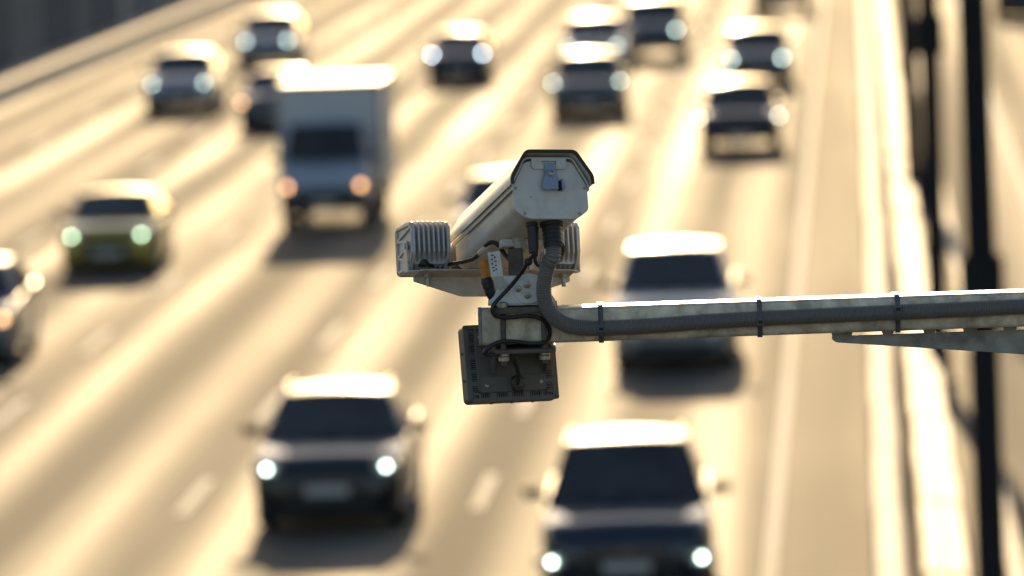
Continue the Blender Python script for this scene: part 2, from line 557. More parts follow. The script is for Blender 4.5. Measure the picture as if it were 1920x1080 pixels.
def make_wheel(parent, x, y, r, w, side):
    b = MB()
    prof = [(0.60, -0.5), (0.86, -0.5), (0.97, -0.36), (1.0, -0.1), (1.0, 0.1), (0.97, 0.36), (0.86, 0.5), (0.60, 0.5)]
    rows = []
    for k in range(25):
        a = 2 * math.pi * k / 24
        rows.append([(q * w, p * r * math.cos(a), p * r * math.sin(a)) for p, q in prof])
    b.grid(rows)
    wh = b.build('wheel', M_TYRE, parent, Matrix.Translation((x, y, r)))
    b = MB()
    xo = side * w * 0.42
    b.cyl((xo - side * 0.03, 0, 0), (xo, 0, 0), r * 0.18, seg=12)
    for k in range(5):
        a = 2 * math.pi * k / 5
        c, s = math.cos(a), math.sin(a)
        b.face([(xo, c * r * .12 - s * r * .10, s * r * .12 + c * r * .10), (xo, c * r * .62 - s * r * .07, s * r * .62 + c * r * .07),
                (xo, c * r * .62 + s * r * .07, s * r * .62 - c * r * .07), (xo, c * r * .12 + s * r * .10, s * r * .12 - c * r * .10)])
    rows = []
    for k in range(25):
        a = 2 * math.pi * k / 24
        rows.append([(xo - side * .02, .66 * r * math.cos(a), .66 * r * math.sin(a)), (xo + side * .012, .62 * r * math.cos(a), .62 * r * math.sin(a)), (xo - side * .01, .58 * r * math.cos(a), .58 * r * math.sin(a))])
    b.grid(rows)
    b.build('rim', M_RIM, wh)
    b = MB(); b.cyl((xo - side * 0.10, 0, 0), (xo - side * 0.07, 0, 0), r * 0.6, seg=20); b.build('brake_disc', M_TRIM, wh)
    return wh

def make_car(name, label, cat, kind, pm, x, y_front, yaw=0.0, lamp='mint', lamp_r=0.05, lamp_out=0.72, lamp_h=0.80, plate=True, rails=False,
             extra=None, flip=False, group='cars driving on the motorway', roof_mat=None, dims=None, signal=None, plate_h=0.40):
    d = dict(KINDS[kind]); d.update(dims or {})
    L, W, H, hood, bon, scr, roofl, rear, gc, wr, wf, wb = (d[k] for k in ('L', 'W', 'H', 'hood', 'bon', 'scr', 'roof', 'rear', 'gc', 'wr', 'wf', 'wb'))
    hw = W / 2
    base = Matrix.Translation((x, y_front, 0)) @ Matrix.Rotation(yaw + (math.pi if flip else 0), 4, 'Z')
    t = thing(name, label, cat, base, group)
    belt = hood + 0.04
    keys = [  # y, half width, underside, top edge height, crown
        (0.00, 0.70 * hw, gc + 0.12, 0.60 * hood, 0.00),
        (0.04, 0.82 * hw, gc + 0.04, 0.74 * hood, 0.02),
        (0.12, 0.90 * hw, gc, 0.83 * hood, 0.03),
        (0.30, 0.965 * hw, gc, 0.895 * hood, 0.045),
        (bon * 0.6 + 0.1, 0.995 * hw, gc, 0.955 * hood, 0.05),
        (bon + 0.15, hw, gc, hood, 0.03),
        (L * 0.5, hw, gc, belt, 0.0),
        (L - 0.45, 0.985 * hw, gc, belt + 0.03, 0.0),
        (L - 0.12, 0.93 * hw, gc + 0.03, belt, 0.0),
        (L - 0.03, 0.86 * hw, gc + 0.10, belt - 0.10, 0.0),
        (L, 0.74 * hw, gc + 0.18, belt - 0.32, 0.0)]
    ys = sorted(set([k[0] for k in keys] + [yy for yc in (wf, wb) for yy in (yc - 1.25 * wr, yc - 1.12 * wr, yc - .9 * wr, yc - .5 * wr, yc, yc + .5 * wr, yc + .9 * wr, yc + 1.12 * wr, yc + 1.25 * wr) if 0 < yy < L]))
    rows = []
    for yy in ys:
        w, zb, zt, cr = lerp_keys(keys, yy)
        arch = zb
        for yc in (wf, wb):
            dd = 1.2 * wr
            if abs(yy - yc) < dd:
                arch = max(arch, wr + math.sqrt(dd * dd - (yy - yc) ** 2) * 0.92)
        arch = min(arch, zt - 0.12)
        mid = max(arch + 0.02, zb + (zt - zb) * 0.5)
        half = [(0, zb), (0.66 * w, zb), (0.68 * w, max(zb, arch)), (0.975 * w, max(zb + 0.03, arch)), (w, mid), (0.985 * w, max(mid + .01, zt - 0.13)),
                (0.96 * w, zt - 0.025), (0.86 * w, zt + 0.25 * cr), (0.40 * w, zt + 0.9 * cr), (0, zt + cr)]
        rows.append([(px, yy, pz) for px, pz in half] + [(-px, yy, pz) for px, pz in half[-2:0:-1]])
    b = MB()
    vr = b.grid(rows, close_u=True)
    b.bm.faces.new(vr[0]); b.bm.faces.new(vr[-1][::-1])
    b.build('body', pm, t, smooth=42)
    # cabin: screens, roof, sides
    yc = bon; yf = yc + scr; yr = yf + roofl; yb = min(L - 0.06, yr + rear)
    wt, wbm = d.get('wt', 0.82 if kind in ('van', 'cab') else 0.70) * hw, 0.95 * hw
    zr = H - 0.045
    def e_base_f(u): return Vector((u * wbm, yc - 0.12 * (1 - u * u) + 0.16 * u * u, hood + 0.025 * (1 - u * u) - 0.01))
    def e_roof_f(u): return Vector((u * wt, yf - 0.06 * (1 - u * u), zr - 0.042 + 0.03 * (1 - u * u)))
    def e_roof_r(u): return Vector((u * wt * 0.97, yr + 0.04 * (1 - u * u), zr - 0.125 + 0.03 * (1 - u * u)))
    def e_base_r(u): return Vector((u * wbm * 0.96, yb + 0.05 * (1 - u * u), belt - 0.02))
    U = [-1 + 2 * i / 10 for i in range(11)]
    def roof_pt(u, v):
        p = e_roof_f(u).lerp(e_roof_r(u), v)
        p.z += 0.016 * min(1.0, v / 0.05) + 0.042 * 4 * v * (1 - v) * (0.6 + 0.4 * (1 - u * u))
        return p
    b = MB()
    b.grid([[e_base_f(u).lerp(e_roof_f(u), v) for u in U] for v in (0, .25, .5, .75, 1)])
    b.grid([[e_roof_r(u).lerp(e_base_r(u), v) for u in U] for v in (0, .5, 1)])
    def side_pt(s, a, v):
        lo = Vector((s * wbm, 0, 0)); top = roof_pt(s, a)
        yl = e_base_f(1).y + (e_base_r(1).y - e_base_f(1).y) * a
        zl = (hood - 0.01) + (belt - 0.02 - hood + 0.01) * a
        return Vector((s * (wbm + (0.96 * wbm - wbm) * a), yl, zl)).lerp(top, v)
    A = [i / 8 for i in range(9)]
    for s in (-1, 1):
        b.grid([[side_pt(s, a, v) for a in A] for v in (0, .5, 1)])
    bmesh.ops.remove_doubles(b.bm, verts=b.bm.verts, dist=0.002)
    b.build('cabin', pm, t, smooth=50)
    b = MB()
    R = [[roof_pt(u, v) for u in U] for v in (0, .02, .05, .14, .25, .4, .55, .7, .85, 1)]
    b.grid([[p + Vector((0, 0, 0.004)) for p in r] for r in R]); b.grid([[p + Vector((0, 0, -0.02)) for p in r] for r in R])
    b.build('roof', roof_mat or pm, t, smooth=60)
    def out(p, q, n=0.006):
        return p + q * n
    b = MB()
    nf = (e_roof_f(0) - e_base_f(0)).cross(Vector((1, 0, 0))).normalized()
    if nf.y > 0: nf = -nf
    b.grid([[e_base_f(u * 0.94).lerp(e_roof_f(u * 0.92), v) + nf * 0.008 for u in U] for v in (0.05, .35, .65, .93)])
    b.build('windscreen', M_GLASS, t, smooth=60)
    for sx in (-0.30, 0.22):
        b = MB(); p = e_base_f(sx); q = e_base_f(sx + 0.42).lerp(e_roof_f(sx + 0.42), 0.16)
        b.tube([p + nf * 0.03, q + nf * 0.02], 0.010, 6)
        b.build('wiper', M_TRIM, t)
    if kind != 'cab':
        b = MB()
        b.grid([[e_roof_r(u * 0.9).lerp(e_base_r(u * 0.92), v) + Vector((0, 0.012, 0.006)) for u in U] for v in (0.12, .5, .85)])
        b.build('rear_window', M_GLASS, t, smooth=60)
    for s in (-1, 1):
        cuts = ((0.09, 0.46), (0.50, 0.88)) if kind != 'cab' else ((0.16, 0.85),)
        for a0, a1 in cuts:
            b = MB()
            b.grid([[side_pt(s, a0 + (a1 - a0) * i / 5, v) + Vector((s * 0.008, 0, 0.002)) for i in range(6)] for v in (0.08, .5, .88)])
            b.build('side_window', M_GLASS, t, smooth=60)
    # front details
    b = MB(); b.prism(rrect(-0.52 * hw, 0.50 * hood, 0.52 * hw, 0.66 * hood, 0.05), -0.022, 0.06); b.bevel(0.008, 1); g = b.build('grille', M_TRIM, t)
    b = MB()
    for k in range(3):
        b.box((0, -0.026, 0.535 * hood + k * 0.045 * hood), (0.94 * hw, 0.012, 0.014))
    b.box((0, -0.03, 0.60 * hood), (0.10, 0.014, 0.07))
    b.build('grille_trim', M_CHROME if kind in ('suv', 'sedan') else M_TRIM, g)
    b = MB(); b.prism(rrect(-0.62 * hw, gc + 0.10, 0.62 * hw, gc + 0.22, 0.04), -0.018, 0.10); b.build('air_intake', M_TRIM, t)
    b = MB(); b.box((0, 0.16, gc + 0.02), (1.74 * hw, 0.24, 0.07)); b.bevel(0.02, 1); b.build('bumper_lip', M_TRIM, t)
    if plate:
        b = MB(); b.box((0, -0.045 if kind != 'cab' else -0.065, plate_h), (0.52, 0.012, 0.115)); b.build('number_plate', M_PLATE, t)
    for s in (-1, 1):
        lx, lz = s * lamp_out * hw, lamp_h * hood
        rot = Matrix.Rotation(s * rad(18), 3, 'Z')
        b = MB(); b.box((lx, 0.10, lz), (0.34, 0.16, 0.13), rot); b.bevel(0.03, 2)
        hl = b.build('headlight', M_LENS, t)
        if lamp:
            b = MB(); b.cyl((lx, -0.03, lz), (lx, 0.02, lz), lamp_r * 0.9, lamp_r, 16); b.build('bulb', LAMPS[lamp], hl)
        else:
            b = MB(); b.cyl((lx, -0.01, lz), (lx, 0.02, lz), 0.05, 0.055, 16); b.build('reflector', M_CHROME, hl)
        if signal == s:
            b = MB(); b.cyl((s * 0.86 * hw, 0.0, lz - 0.02), (s * 0.86 * hw, 0.06, lz - 0.02), 0.055, 0.06, 14); b.build('indicator', LAMPS['amber'], hl)
        b = MB(); b.box((s * (hw + 0.10), yc + 0.42, belt + 0.09), (0.20, 0.11, 0.145)); b.bevel(0.045, 3); b.cyl((s * (hw - 0.10), yc + 0.42, belt + 0.01), (s * (hw + 0.06), yc + 0.42, belt + 0.06), 0.03, seg=8)
        b.build('wing_mirror', M_TRIM, t)
        b = MB(); b.box((s * 0.72 * hw, L - 0.04, 0.80 * belt), (0.30, 0.12, 0.16), Matrix.Rotation(-s * rad(20), 3, 'Z')); b.bevel(0.03, 1)
        if kind != 'cab':
            b.build('tail_light', M_TAIL, t)
        else:
            b.bm.free()
        b = MB(); b.box((s * (hw * 0.985), yc + 0.95, 0.82 * belt), (0.03, 0.18, 0.025)); b.bevel(0.006, 1); b.build('door_handle', M_CHROME if kind == 'sedan' else pm, t)
        for wy in (wf, wb):
            if wy < L:
                make_wheel(t, s * (hw - 0.13), wy, wr, 0.22, s)
        if rails:
            b = MB(); b.tube(spline([roof_pt(s * 0.93, 0.05) + Vector((0, 0, 0.0)), roof_pt(s * 0.93, 0.12) + Vector((0, 0, 0.05)), roof_pt(s * 0.93, 0.5) + Vector((0, 0, 0.06)), roof_pt(s * 0.93, 0.9) + Vector((0, 0, 0.05)), roof_pt(s * 0.93, 0.97)], 5), 0.020, 8)
            b.build('roof_rail', M_CHROME, t)
    b = MB(); b.box((0, L * 0.5, gc + 0.03), (1.2 * hw, L * 0.86, 0.10)); b.build('underbody', M_TRIM, t)
    if extra: extra(t, d)
    return t

P_BLACK = paint('black', (0.012, 0.013, 0.016), 0.0, 0.3)
P_NAVY = paint('navy', (0.014, 0.020, 0.036), 0.3, 0.3)
P_WHITE = paint('white', (0.62, 0.62, 0.60), 0.0, 0.4)
P_SILVER = paint('silver', (0.38, 0.39, 0.41), 0.75, 0.35)
P_GREY = paint('grey', (0.10, 0.105, 0.115), 0.6, 0.35)
P_GREEN = paint('olive_green', (0.34, 0.25, 0.03), 0.0, 0.38)
P_BLUE = paint('steel_blue', (0.09, 0.125, 0.18), 0.5, 0.35)
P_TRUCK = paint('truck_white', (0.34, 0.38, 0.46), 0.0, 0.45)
M_BOX = mat('truck_box_panel', (0.55, 0.56, 0.57), 0.5, vary=0.06, vscale=1.5, dirt=(0.3, 0.28, 0.25), dscale=0.8, damount=0.3)

make_car('car', 'black crossover with both headlights on, in front of its shadow left of the floodlight', 'car', 'suv', P_BLACK, -6.52, 85.0, lamp='mint', lamp_r=0.024, lamp_out=0.77, rails=True, lamp_h=0.79, plate_h=0.52)
make_car('car', 'dark navy car with a glaring roof and wide black windscreen, cut by the bottom edge', 'car', 'suv', P_NAVY, -2.70, 77.3, yaw=rad(1.0), lamp='mint', lamp_r=0.024, lamp_out=0.86, rails=True, lamp_h=0.50, dims=dict(W=1.90, H=1.66, hood=0.95))
make_car('car', 'pale large van with dark windscreen, passing behind the galvanised arm', 'van', 'van', P_SILVER, -2.88, 105.2, lamp=None, plate_h=0.62, dims=dict(W=1.86, H=1.77, hood=1.08, scr=0.95, roof=2.2, wt=0.72))
make_car('car', 'olive green hatchback with green tinted headlights on the left', 'car', 'hatch', P_GREEN, -13.62, 128.0, lamp='green', lamp_r=0.024, lamp_h=0.78, dims=dict(W=1.76))
make_car('car', 'steel blue car with amber side light, cut off by the left edge', 'car', 'suv', P_BLUE, -14.05, 109.0, lamp=None, signal=1)
make_car('car', 'grey car with a pale roof and an amber light, half hidden behind the box truck', 'car', 'hatch', P_GREY, -14.35, 174.0, lamp=None, signal=-1)
make_car('car', 'silver grey car with one bright headlight, alone in the outer lane below the noise wall', 'car', 'suv', P_SILVER, -17.50, 183.2, lamp='dim', lamp_r=0.030)
make_car('car', 'grey car with two teal headlights at the top edge, ahead of the box truck', 'car', 'suv', P_SILVER, -17.20, 207.5, lamp='dim', lamp_r=0.036, lamp_out=0.66)
make_car('car', 'small dark blue car with two cool white headlights, alone at the top middle', 'car', 'hatch', P_NAVY, -10.90, 193.8, lamp='blue', lamp_r=0.038, lamp_out=0.80, lamp_h=0.92)
make_car('car', 'grey suv with a glaring roof and dim lights, above and right of the traffic camera', 'car', 'suv', P_GREY, -6.68, 174.3, lamp='dim', lamp_r=0.030, lamp_out=0.88, lamp_h=0.93, rails=True)
make_car('car', 'pale car mostly hidden behind the glaring grey suv at the top', 'car', 'suv', P_SILVER, -7.35, 197.0, lamp='dim', lamp_r=0.03)
make_car('car', 'dark tall car at the top edge with sunlit road showing beneath it', 'car', 'van', P_GREY, -5.85, 203.5, lamp='dim', lamp_r=0.04, dims=dict(gc=0.34, wr=0.36, W=1.8, H=1.8))
make_car('car', 'charcoal car with a round roof glint, sunlit road showing beneath its bumper', 'car', 'suv', P_BLACK, -2.72, 158.0, lamp='white', lamp_r=0.035, lamp_out=0.98, lamp_h=0.85, dims=dict(gc=0.34, W=1.80))
make_car('car', 'grey car with teal lights just behind the charcoal car in the right lane', 'car', 'suv', P_GREY, -2.70, 186.5, lamp='dim', lamp_r=0.04)
make_car('car', 'dark car at the very top edge above the right lane, only its bumper in view', 'car', 'suv', P_GREY, -2.52, 233.0, lamp=None, dims=dict(gc=0.30))
make_car('car', 'pale car with white roof hidden behind the traffic camera housing', 'car', 'suv', P_WHITE, -6.42, 127.0, lamp=None)
make_car('car', 'dark car on the opposite carriageway in the top right corner', 'car', 'suv', P_BLACK, 5.15, 227.0, lamp=None, flip=True)

def truck_extra(t, d):
    b = MB()
    for s in (-1, 1):
        b.box((s * 0.36, 3.0, 0.62), (0.09, 5.2, 0.16))
    for yy in (1.6, 3.1, 4.8):
        b.box((0, yy, 0.62), (0.8, 0.10, 0.12))
    b.build('chassis', M_TRIM, t)
    b = MB(); b.prism(rrect(-0.84, 0.46, 0.84, 0.80, 0.06), -0.05, 0.30); b.bevel(0.03, 2); b.build('bumper', M_TRIM, t)
    for s in (-1, 1):
        b = MB(); b.box((s * 0.62, -0.055, 0.60), (0.20, 0.02, 0.09)); b.bevel(0.008, 1); b.build('fog_light', M_LENS, t)
    bx = MB(); bx.box((0, 3.95, 1.77), (2.02, 3.75, 2.0)); bx.bevel(0.02, 1)
    bo = bx.build('cargo_box', M_BOX, t)
    for s in (-1, 1):
        for yy in (2.075, 5.825):
            b = MB(); b.box((s * 1.0, yy, 1.77), (0.06, 0.05, 2.02)); b.build('corner_post', M_CONC2, bo)
    for z in (0.79, 2.76):
        for yy in (2.075, 5.825):
            b = MB(); b.box((0, yy, z), (1.93, 0.05, 0.06)); b.build('edge_rail', M_CONC2, bo)
    b = MB(); b.box((0, 2.25, 0.75), (0.9, 0.3, 0.22)); b.build('subframe', M_TRIM, t)
    for s in (-1, 1):
        make_wheel(t, s * 0.74, 4.6, 0.36, 0.34, s)
        b = MB(); b.box((s * 1.0, 4.6, 0.60), (0.02, 1.0, 0.30)); b.build('mud_guard', M_TRIM, t)
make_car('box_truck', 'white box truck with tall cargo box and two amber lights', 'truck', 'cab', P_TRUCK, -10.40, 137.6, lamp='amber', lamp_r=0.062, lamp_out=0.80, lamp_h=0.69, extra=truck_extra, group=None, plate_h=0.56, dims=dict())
# ------------------------------------------------------------------ the arm with the traffic camera (13.5 m from the eye)
FWD = -Vector(CAM_R.col[2])
YR = Vector((FWD.x, FWD.y, 0)).normalized()
XR = Vector((YR.y, -YR.x, 0))
RIG = Matrix((XR, YR, Vector((0, 0, 1)))).transposed()          # arm axis, away, up
RIG_O = EYE + FWD * FOCUS
SINP, COSP = -FWD.z, math.sqrt(1 - FWD.z ** 2)
ROLL = rad(2.0)
RIG_M = Matrix.Translation(RIG_O) @ RIG.to_4x4()

def L(mx, my, y=0.0):
    """drawing in millimetres (the arm's elevation) -> metres in the arm's frame, y = depth"""
    X, V = (mx - 960) / 1000.0, (540 - my) / 1000.0
    x = X * math.cos(ROLL) + V * math.sin(ROLL)
    v = -X * math.sin(ROLL) + V * math.cos(ROLL)
    return Vector((x, y, (v - y * SINP) / COSP))

def rig_thing(name, label, cat, o, group=None):
    return thing(name, label, cat, RIG_M @ Matrix.Translation(o), group)

def rp(pts, y0, y1, o, bev=0.0, rnd=0.0):
    """plate cut from a drawing outline, between depths y0 and y1 (relative to origin o)"""
    b = MB()
    ym = (y0 + y1) / 2
    poly = [(p.x, p.z) for p in (L(a, c, ym) for a, c in pts)]
    if rnd: poly = round_poly(poly, rnd)
    b.prism(poly, y0, y1)
    if bev: b.bevel(bev, 2)
    bmesh.ops.translate(b.bm, verts=b.bm.verts, vec=-Vector(o))
    return b

def aim_matrix(r, u):
    """orientation from a right and an up direction given as (right, up, away) of the arm drawing"""
    r = CAM_R @ Vector((r[0], r[1], -r[2])); u = CAM_R @ Vector((u[0], u[1], -u[2]))
    r.normalize(); u = (u - r * u.dot(r)).normalized()
    a = u.cross(r)
    return Matrix((r, a, u)).transposed()

AIM = aim_matrix((0.958, 0.0, 0.287), (-0.073, 0.967, 0.244))
LAMP_AIM = aim_matrix((0.953, 0.0, 0.304), (-0.046, 0.985, 0.145))
FLOOD = aim_matrix((0.96, 0.044, 0.277), (-0.080, 0.98, 0.12))

M_GALV = mat('galvanised_steel', (0.66, 0.59, 0.47), 0.50, metal=0.30, vary=0.32, vscale=38, rvary=0.12, dirt=(0.17, 0.15, 0.11), dscale=14, damount=0.65, bump=0.12, bscale=200)
M_GALV2 = mat('dull_galvanised_plate', (0.33, 0.325, 0.30), 0.6, metal=0.35, vary=0.25, vscale=28, dirt=(0.10, 0.095, 0.085), dscale=12, damount=0.7, bump=0.15, bscale=150)
M_CAMBODY = mat('camera_enamel', (0.67, 0.63, 0.575), 0.42, vary=0.04, vscale=12, dirt=(0.30, 0.27, 0.21), dscale=16, damount=0.35, bump=0.05, bscale=700)
M_SHIELD = mat('shield_enamel', (0.86, 0.83, 0.74), 0.35, vary=0.04, vscale=10, dirt=(0.34, 0.30, 0.23), dscale=18, damount=0.3)
M_PLATEP = mat('bracket_paint', (0.50, 0.47, 0.42), 0.5, vary=0.06, vscale=18, dirt=(0.24, 0.21, 0.16), dscale=20, damount=0.45)
M_TILT = mat('tilt_bracket_paint', (0.72, 0.72, 0.72), 0.42, vary=0.05, vscale=25, dirt=(0.3, 0.28, 0.24), dscale=30, damount=0.4)
M_ALU = mat('cast_aluminium', (0.62, 0.61, 0.60), 0.42, metal=0.25, vary=0.06, vscale=30, dirt=(0.25, 0.24, 0.21), dscale=25, damount=0.4)
M_STEEL = mat('zinc_bolt', (0.42, 0.40, 0.36), 0.42, metal=0.9, vary=0.15, vscale=80)
M_LATCH = mat('latch_steel', (0.30, 0.32, 0.365), 0.34, metal=0.8, vary=0.08, vscale=60)
M_DARKST = mat('weathered_clamp', (0.12, 0.105, 0.088), 0.6, metal=0.4, vary=0.25, vscale=40, dirt=(0.06, 0.05, 0.04), dscale=30, damount=0.6)
M_RUBBER = mat('black_cable', (0.016, 0.016, 0.016), 0.45, rvary=0.1, vary=0.2, vscale=40)
M_NYLON = mat('black_nylon', (0.02, 0.02, 0.021), 0.5, vary=0.2, vscale=60)
M_CONDUIT = mat('grey_conduit', (0.165, 0.155, 0.142), 0.45, vary=0.08, vscale=30, dirt=(0.2, 0.17, 0.12), dscale=25, damount=0.3)
M_TIE = mat('grey_cable_tie', (0.10, 0.10, 0.105), 0.45)
M_FLOOD = mat('flood_casing', (0.115, 0.110, 0.103), 0.55, vary=0.12, vscale=40, dirt=(0.12, 0.105, 0.08), dscale=20, damount=0.4, bump=0.08, bscale=500)
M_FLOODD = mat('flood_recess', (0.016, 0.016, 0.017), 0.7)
M_ORANGE = mat('orange_plug', (0.62, 0.24, 0.02), 0.45, dirt=(0.3, 0.12, 0.02), dscale=40, damount=0.4)
M_BEIGE = mat('beige_gland', (0.46, 0.42, 0.36), 0.5, dirt=(0.25, 0.21, 0.16), dscale=60, damount=0.5)
M_MARK = mat('printed_scale', (0.03, 0.03, 0.035), 0.6)
M_IRGLASS = mat('led_window', (0.03, 0.01, 0.015), 0.06)

def screw(parent, p, axis, r, h, m=M_STEEL, name='screw', cross=True):
    """pan head screw with a cross recess; p = seat, axis = outward direction (parent frame)"""
    axis = Vector(axis).normalized()
    q = axis.to_track_quat('Z', 'Y').to_matrix().to_4x4()
    b = MB()
    rows = []
    for rr, hh in ((1.0, 0.0), (1.0, 0.45), (0.8, 0.85), (0.42, 1.0)):
        rows.append([(rr * r * math.cos(2 * math.pi * k / 16), rr * r * math.sin(2 * math.pi * k / 16), hh * h) for k in range(16)])
    vr = b.grid(rows, close_u=True)
    if cross:
        # recessed centre
        c = [b.bm.verts.new((0.42 * r * math.cos(2 * math.pi * k / 16) * (1 if k % 4 == 0 else 0.45), 0.42 * r * math.sin(2 * math.pi * k / 16) * (1 if k % 4 == 0 else 0.45), 0.3 * h)) for k in range(16)]
        for k in range(16):
            b.bm.faces.new((vr[-1][k], vr[-1][(k + 1) % 16], c[(k + 1) % 16], c[k]))
        b.bm.faces.new(c)
    else:
        b.bm.faces.new(vr[-1])
    return b.build(name, m, parent, Matrix.Translation(Vector(p)) @ q, smooth=30)

def nut(b, c, r, h, axis='z'):
    pts = [(r * math.cos(math.pi / 3 * k + 0.26), r * math.sin(math.pi / 3 * k + 0.26)) for k in range(6)]
    bb = MB(); bb.prism(pts, -h / 2, h / 2, 'z'); bb.bevel(r * 0.09, 1)
    bmesh.ops.translate(bb.bm, verts=bb.bm.verts, vec=Vector(c))
    me = bpy.data.meshes.new('tmp'); bb.bm.to_mesh(me); bb.bm.free()
    b.bm.from_mesh(me); bpy.data.meshes.remove(me)
    return b

# ---- galvanised arm
zt, zb = L(1060, 577.5).z, L(1040, 643.5).z
a_o = Vector((L(901, 617).x, 0.04, (zt + zb) / 2))
arm = rig_thing('support_arm', 'galvanised square steel arm reaching in from the right with a slotted brace under it', 'bracket arm', a_o)
x_end = 1.86
b = MB(); b.prism(rrect(0.0, zb, 0.085, zt, 0.007, 4), a_o.x + 0.003, x_end, 'x'); b.build('tube', M_GALV, arm, offset=a_o, smooth=30)
b = MB(); b.prism(rrect(-0.001, zb - 0.001, 0.086, zt + 0.001, 0.008, 3), a_o.x - 0.004, a_o.x + 0.003, 'x'); b.bevel(0.0015, 1); b.build('end_cap', M_GALV2, arm, offset=a_o)
zs = zb - 0.0085                                   # the brace hangs 10 mm under the tube on tabs
def zx(mx, my): return L(mx, my, 0.042)
brace_pts = [zx(1562, 636), zx(1567, 640.5), zx(1573, 642.5), zx(1920, 664.5)]
k_sl = (brace_pts[3].z - brace_pts[2].z) / (brace_pts[3].x - brace_pts[2].x)
poly = [(p.x, p.z) for p in brace_pts] + [(x_end, brace_pts[3].z + k_sl * (x_end - brace_pts[3].x)), (x_end, zs), (brace_pts[0].x, zs)]
b = MB(); b.prism(poly, 0.039, 0.045); b.bevel(0.0008, 1); br = b.build('brace_plate', M_GALV2, arm, offset=a_o)
slots = [(1602, 1655), (1680, 1733), (1758, 1808), (1838, 1884), (1912, 1962), (1990, 2042), (2070, 2122), (2150, 2202), (2230, 2282), (2310, 2362), (2390, 2442), (2470, 2522), (2550, 2602), (2630, 2682)]
ed = [1560] + [v for s in slots for v in s]
for k in range(0, len(ed) - 1, 2):
    x0, x1 = L(ed[k], 630).x, L(ed[k + 1], 630).x
    b = MB(); b.prism([(x0, zb + 0.001), (x0 + 0.003, zs - 0.001), (x1 - 0.003, zs - 0.001), (x1, zb + 0.001)], 0.0395, 0.0445)
    b.build('weld_tab', M_GALV2, br, offset=a_o)
b = MB(); b.box((x_end + 0.004, 0.0425, (zt + zb) / 2 - 0.06), (0.012, 0.16, 0.30)); b.bevel(0.002, 1); b.build('end_flange', M_GALV2, arm, offset=a_o)

# ---- the mast that carries the arm, just outside the picture
mb_o = RIG_O + RIG @ Vector((x_end + 0.14, 0.0425, 0)); mb_o.z = 0.0
mast = thing('gantry_mast', 'galvanised round mast in the median that carries the camera arm', 'mast', Matrix.Translation(mb_o))
b = MB(); b.tube([(0, 0, 0.03), (0, 0, 5), (0, 0, 9.3)], [0.15, 0.14, 0.128], 28); b.build('shaft', M_GALV, mast)
b = MB(); b.box((0, 0, 0.02), (0.5, 0.5, 0.04)); b.bevel(0.006, 1); b.build('base_plate', M_GALV2, mast)
b = MB(); b.cyl((0, 0, 9.3), (0, 0, 9.33), 0.14, 0.10, 28); b.build('mast_cap', M_GALV2, mast)

# ---- traffic camera housing
h_o = L(1030, 352, -0.05)
HM = RIG_M @ Matrix.Translation(h_o)
HM = Matrix.Translation(HM.translation) @ AIM.to_4x4()
cam_t = thing('traffic_camera', 'pale grey traffic camera housing under a sun shield, tilted down towards the road', 'camera', HM)
prof = [(-.0705, -.043), (-.0705, -.001), (-.045, .047), (.045, .047), (.0705, -.001), (.0705, -.043), (.048, -.0605), (-.048, -.0605)]
b = MB(); b.prism(round_poly(prof, [.008, .01, .012, .012, .01, .008, .01, .01], 4), 0.002, 0.40); b.build('body', M_CAMBODY, cam_t, smooth=30)
prof2 = [(-.0725, -.044), (-.0725, 0), (-.046, .0495), (.046, .0495), (.0725, 0), (.0725, -.044), (.049, -.062), (-.049, -.062)]
b = MB(); b.prism(round_poly(prof2, [.007, .007, .010, .010, .007, .007, .012, .012], 4), -0.003, 0.002); b.bevel(0.0009, 1); rear = b.build('rear_plate', M_CAMBODY, cam_t, smooth=30)
for s in (-1, 1):
    screw(rear, (s * .067, -.003, -.003), (0, -1, 0), .0030, .0014)
    screw(rear, (s * .0535, -.003, -.052), (0, -1, 0), .0030, .0014)
b = MB(); b.ball((-.0385, -.0030, -.0195), 0.0012, 8); b.build('rust_speck', M_DARKST, rear)
def folded(outer, th, t0, t1, bev=0.0):
    """open sheet metal profile with thickness, extruded along the housing"""
    inner = []
    n = len(outer)
    P = [Vector(p) for p in outer]
    for i in range(n):
        d0 = (P[i] - P[i - 1]).normalized() if i > 0 else (P[1] - P[0]).normalized()
        d1 = (P[i + 1] - P[i]).normalized() if i < n - 1 else d0
        n0, n1 = Vector((d0.y, -d0.x)), Vector((d1.y, -d1.x))
        m = (n0 + n1).normalized()
        inner.append(P[i] + m * th / max(0.5, m.dot(n0)))
    b = MB()
    b.prism([tuple(p) for p in P] + [tuple(p) for p in inner[::-1]], t0, t1)
    if bev: b.bevel(bev, 1, 50)
    return b
def soft(pts, r, n=4):
    """round the inner corners of an open line"""
    out = [pts[0]]
    for i in range(1, len(pts) - 1):
        p, a, c = Vector(pts[i]), Vector(pts[i - 1]), Vector(pts[i + 1])
        s, e = p + (a - p).normalized() * r, p + (c - p).normalized() * r
        for k in range(n + 1):
            t = k / n
            q = s * (1 - t) ** 2 + p * 2 * t * (1 - t) + e * t * t
            out.append(tuple(q))
    out.append(pts[-1])
    return out
lid = soft([(-.0755, -.007), (-.0755, .004), (-.047, .0560), (.047, .0560), (.0755, .004), (.0755, -.007)], .008)
folded(lid, 0.0025, -0.007, 0.402).build('lid', M_CAMBODY, cam_t, smooth=30)
sh = soft([(-.0800, .0015), (-.0800, .0165), (-.0485, .0650), (.0485, .0650), (.0800, .0165), (.0800, .0015)], .009)
folded(sh, 0.0025, -0.022, 0.412).build('sun_shield', M_SHIELD, cam_t, smooth=30)
M_EDGE = mat('lip_shade_brown', (0.035, 0.030, 0.022), 0.6)  # dark brown that paints the shade of the shield's rear lip
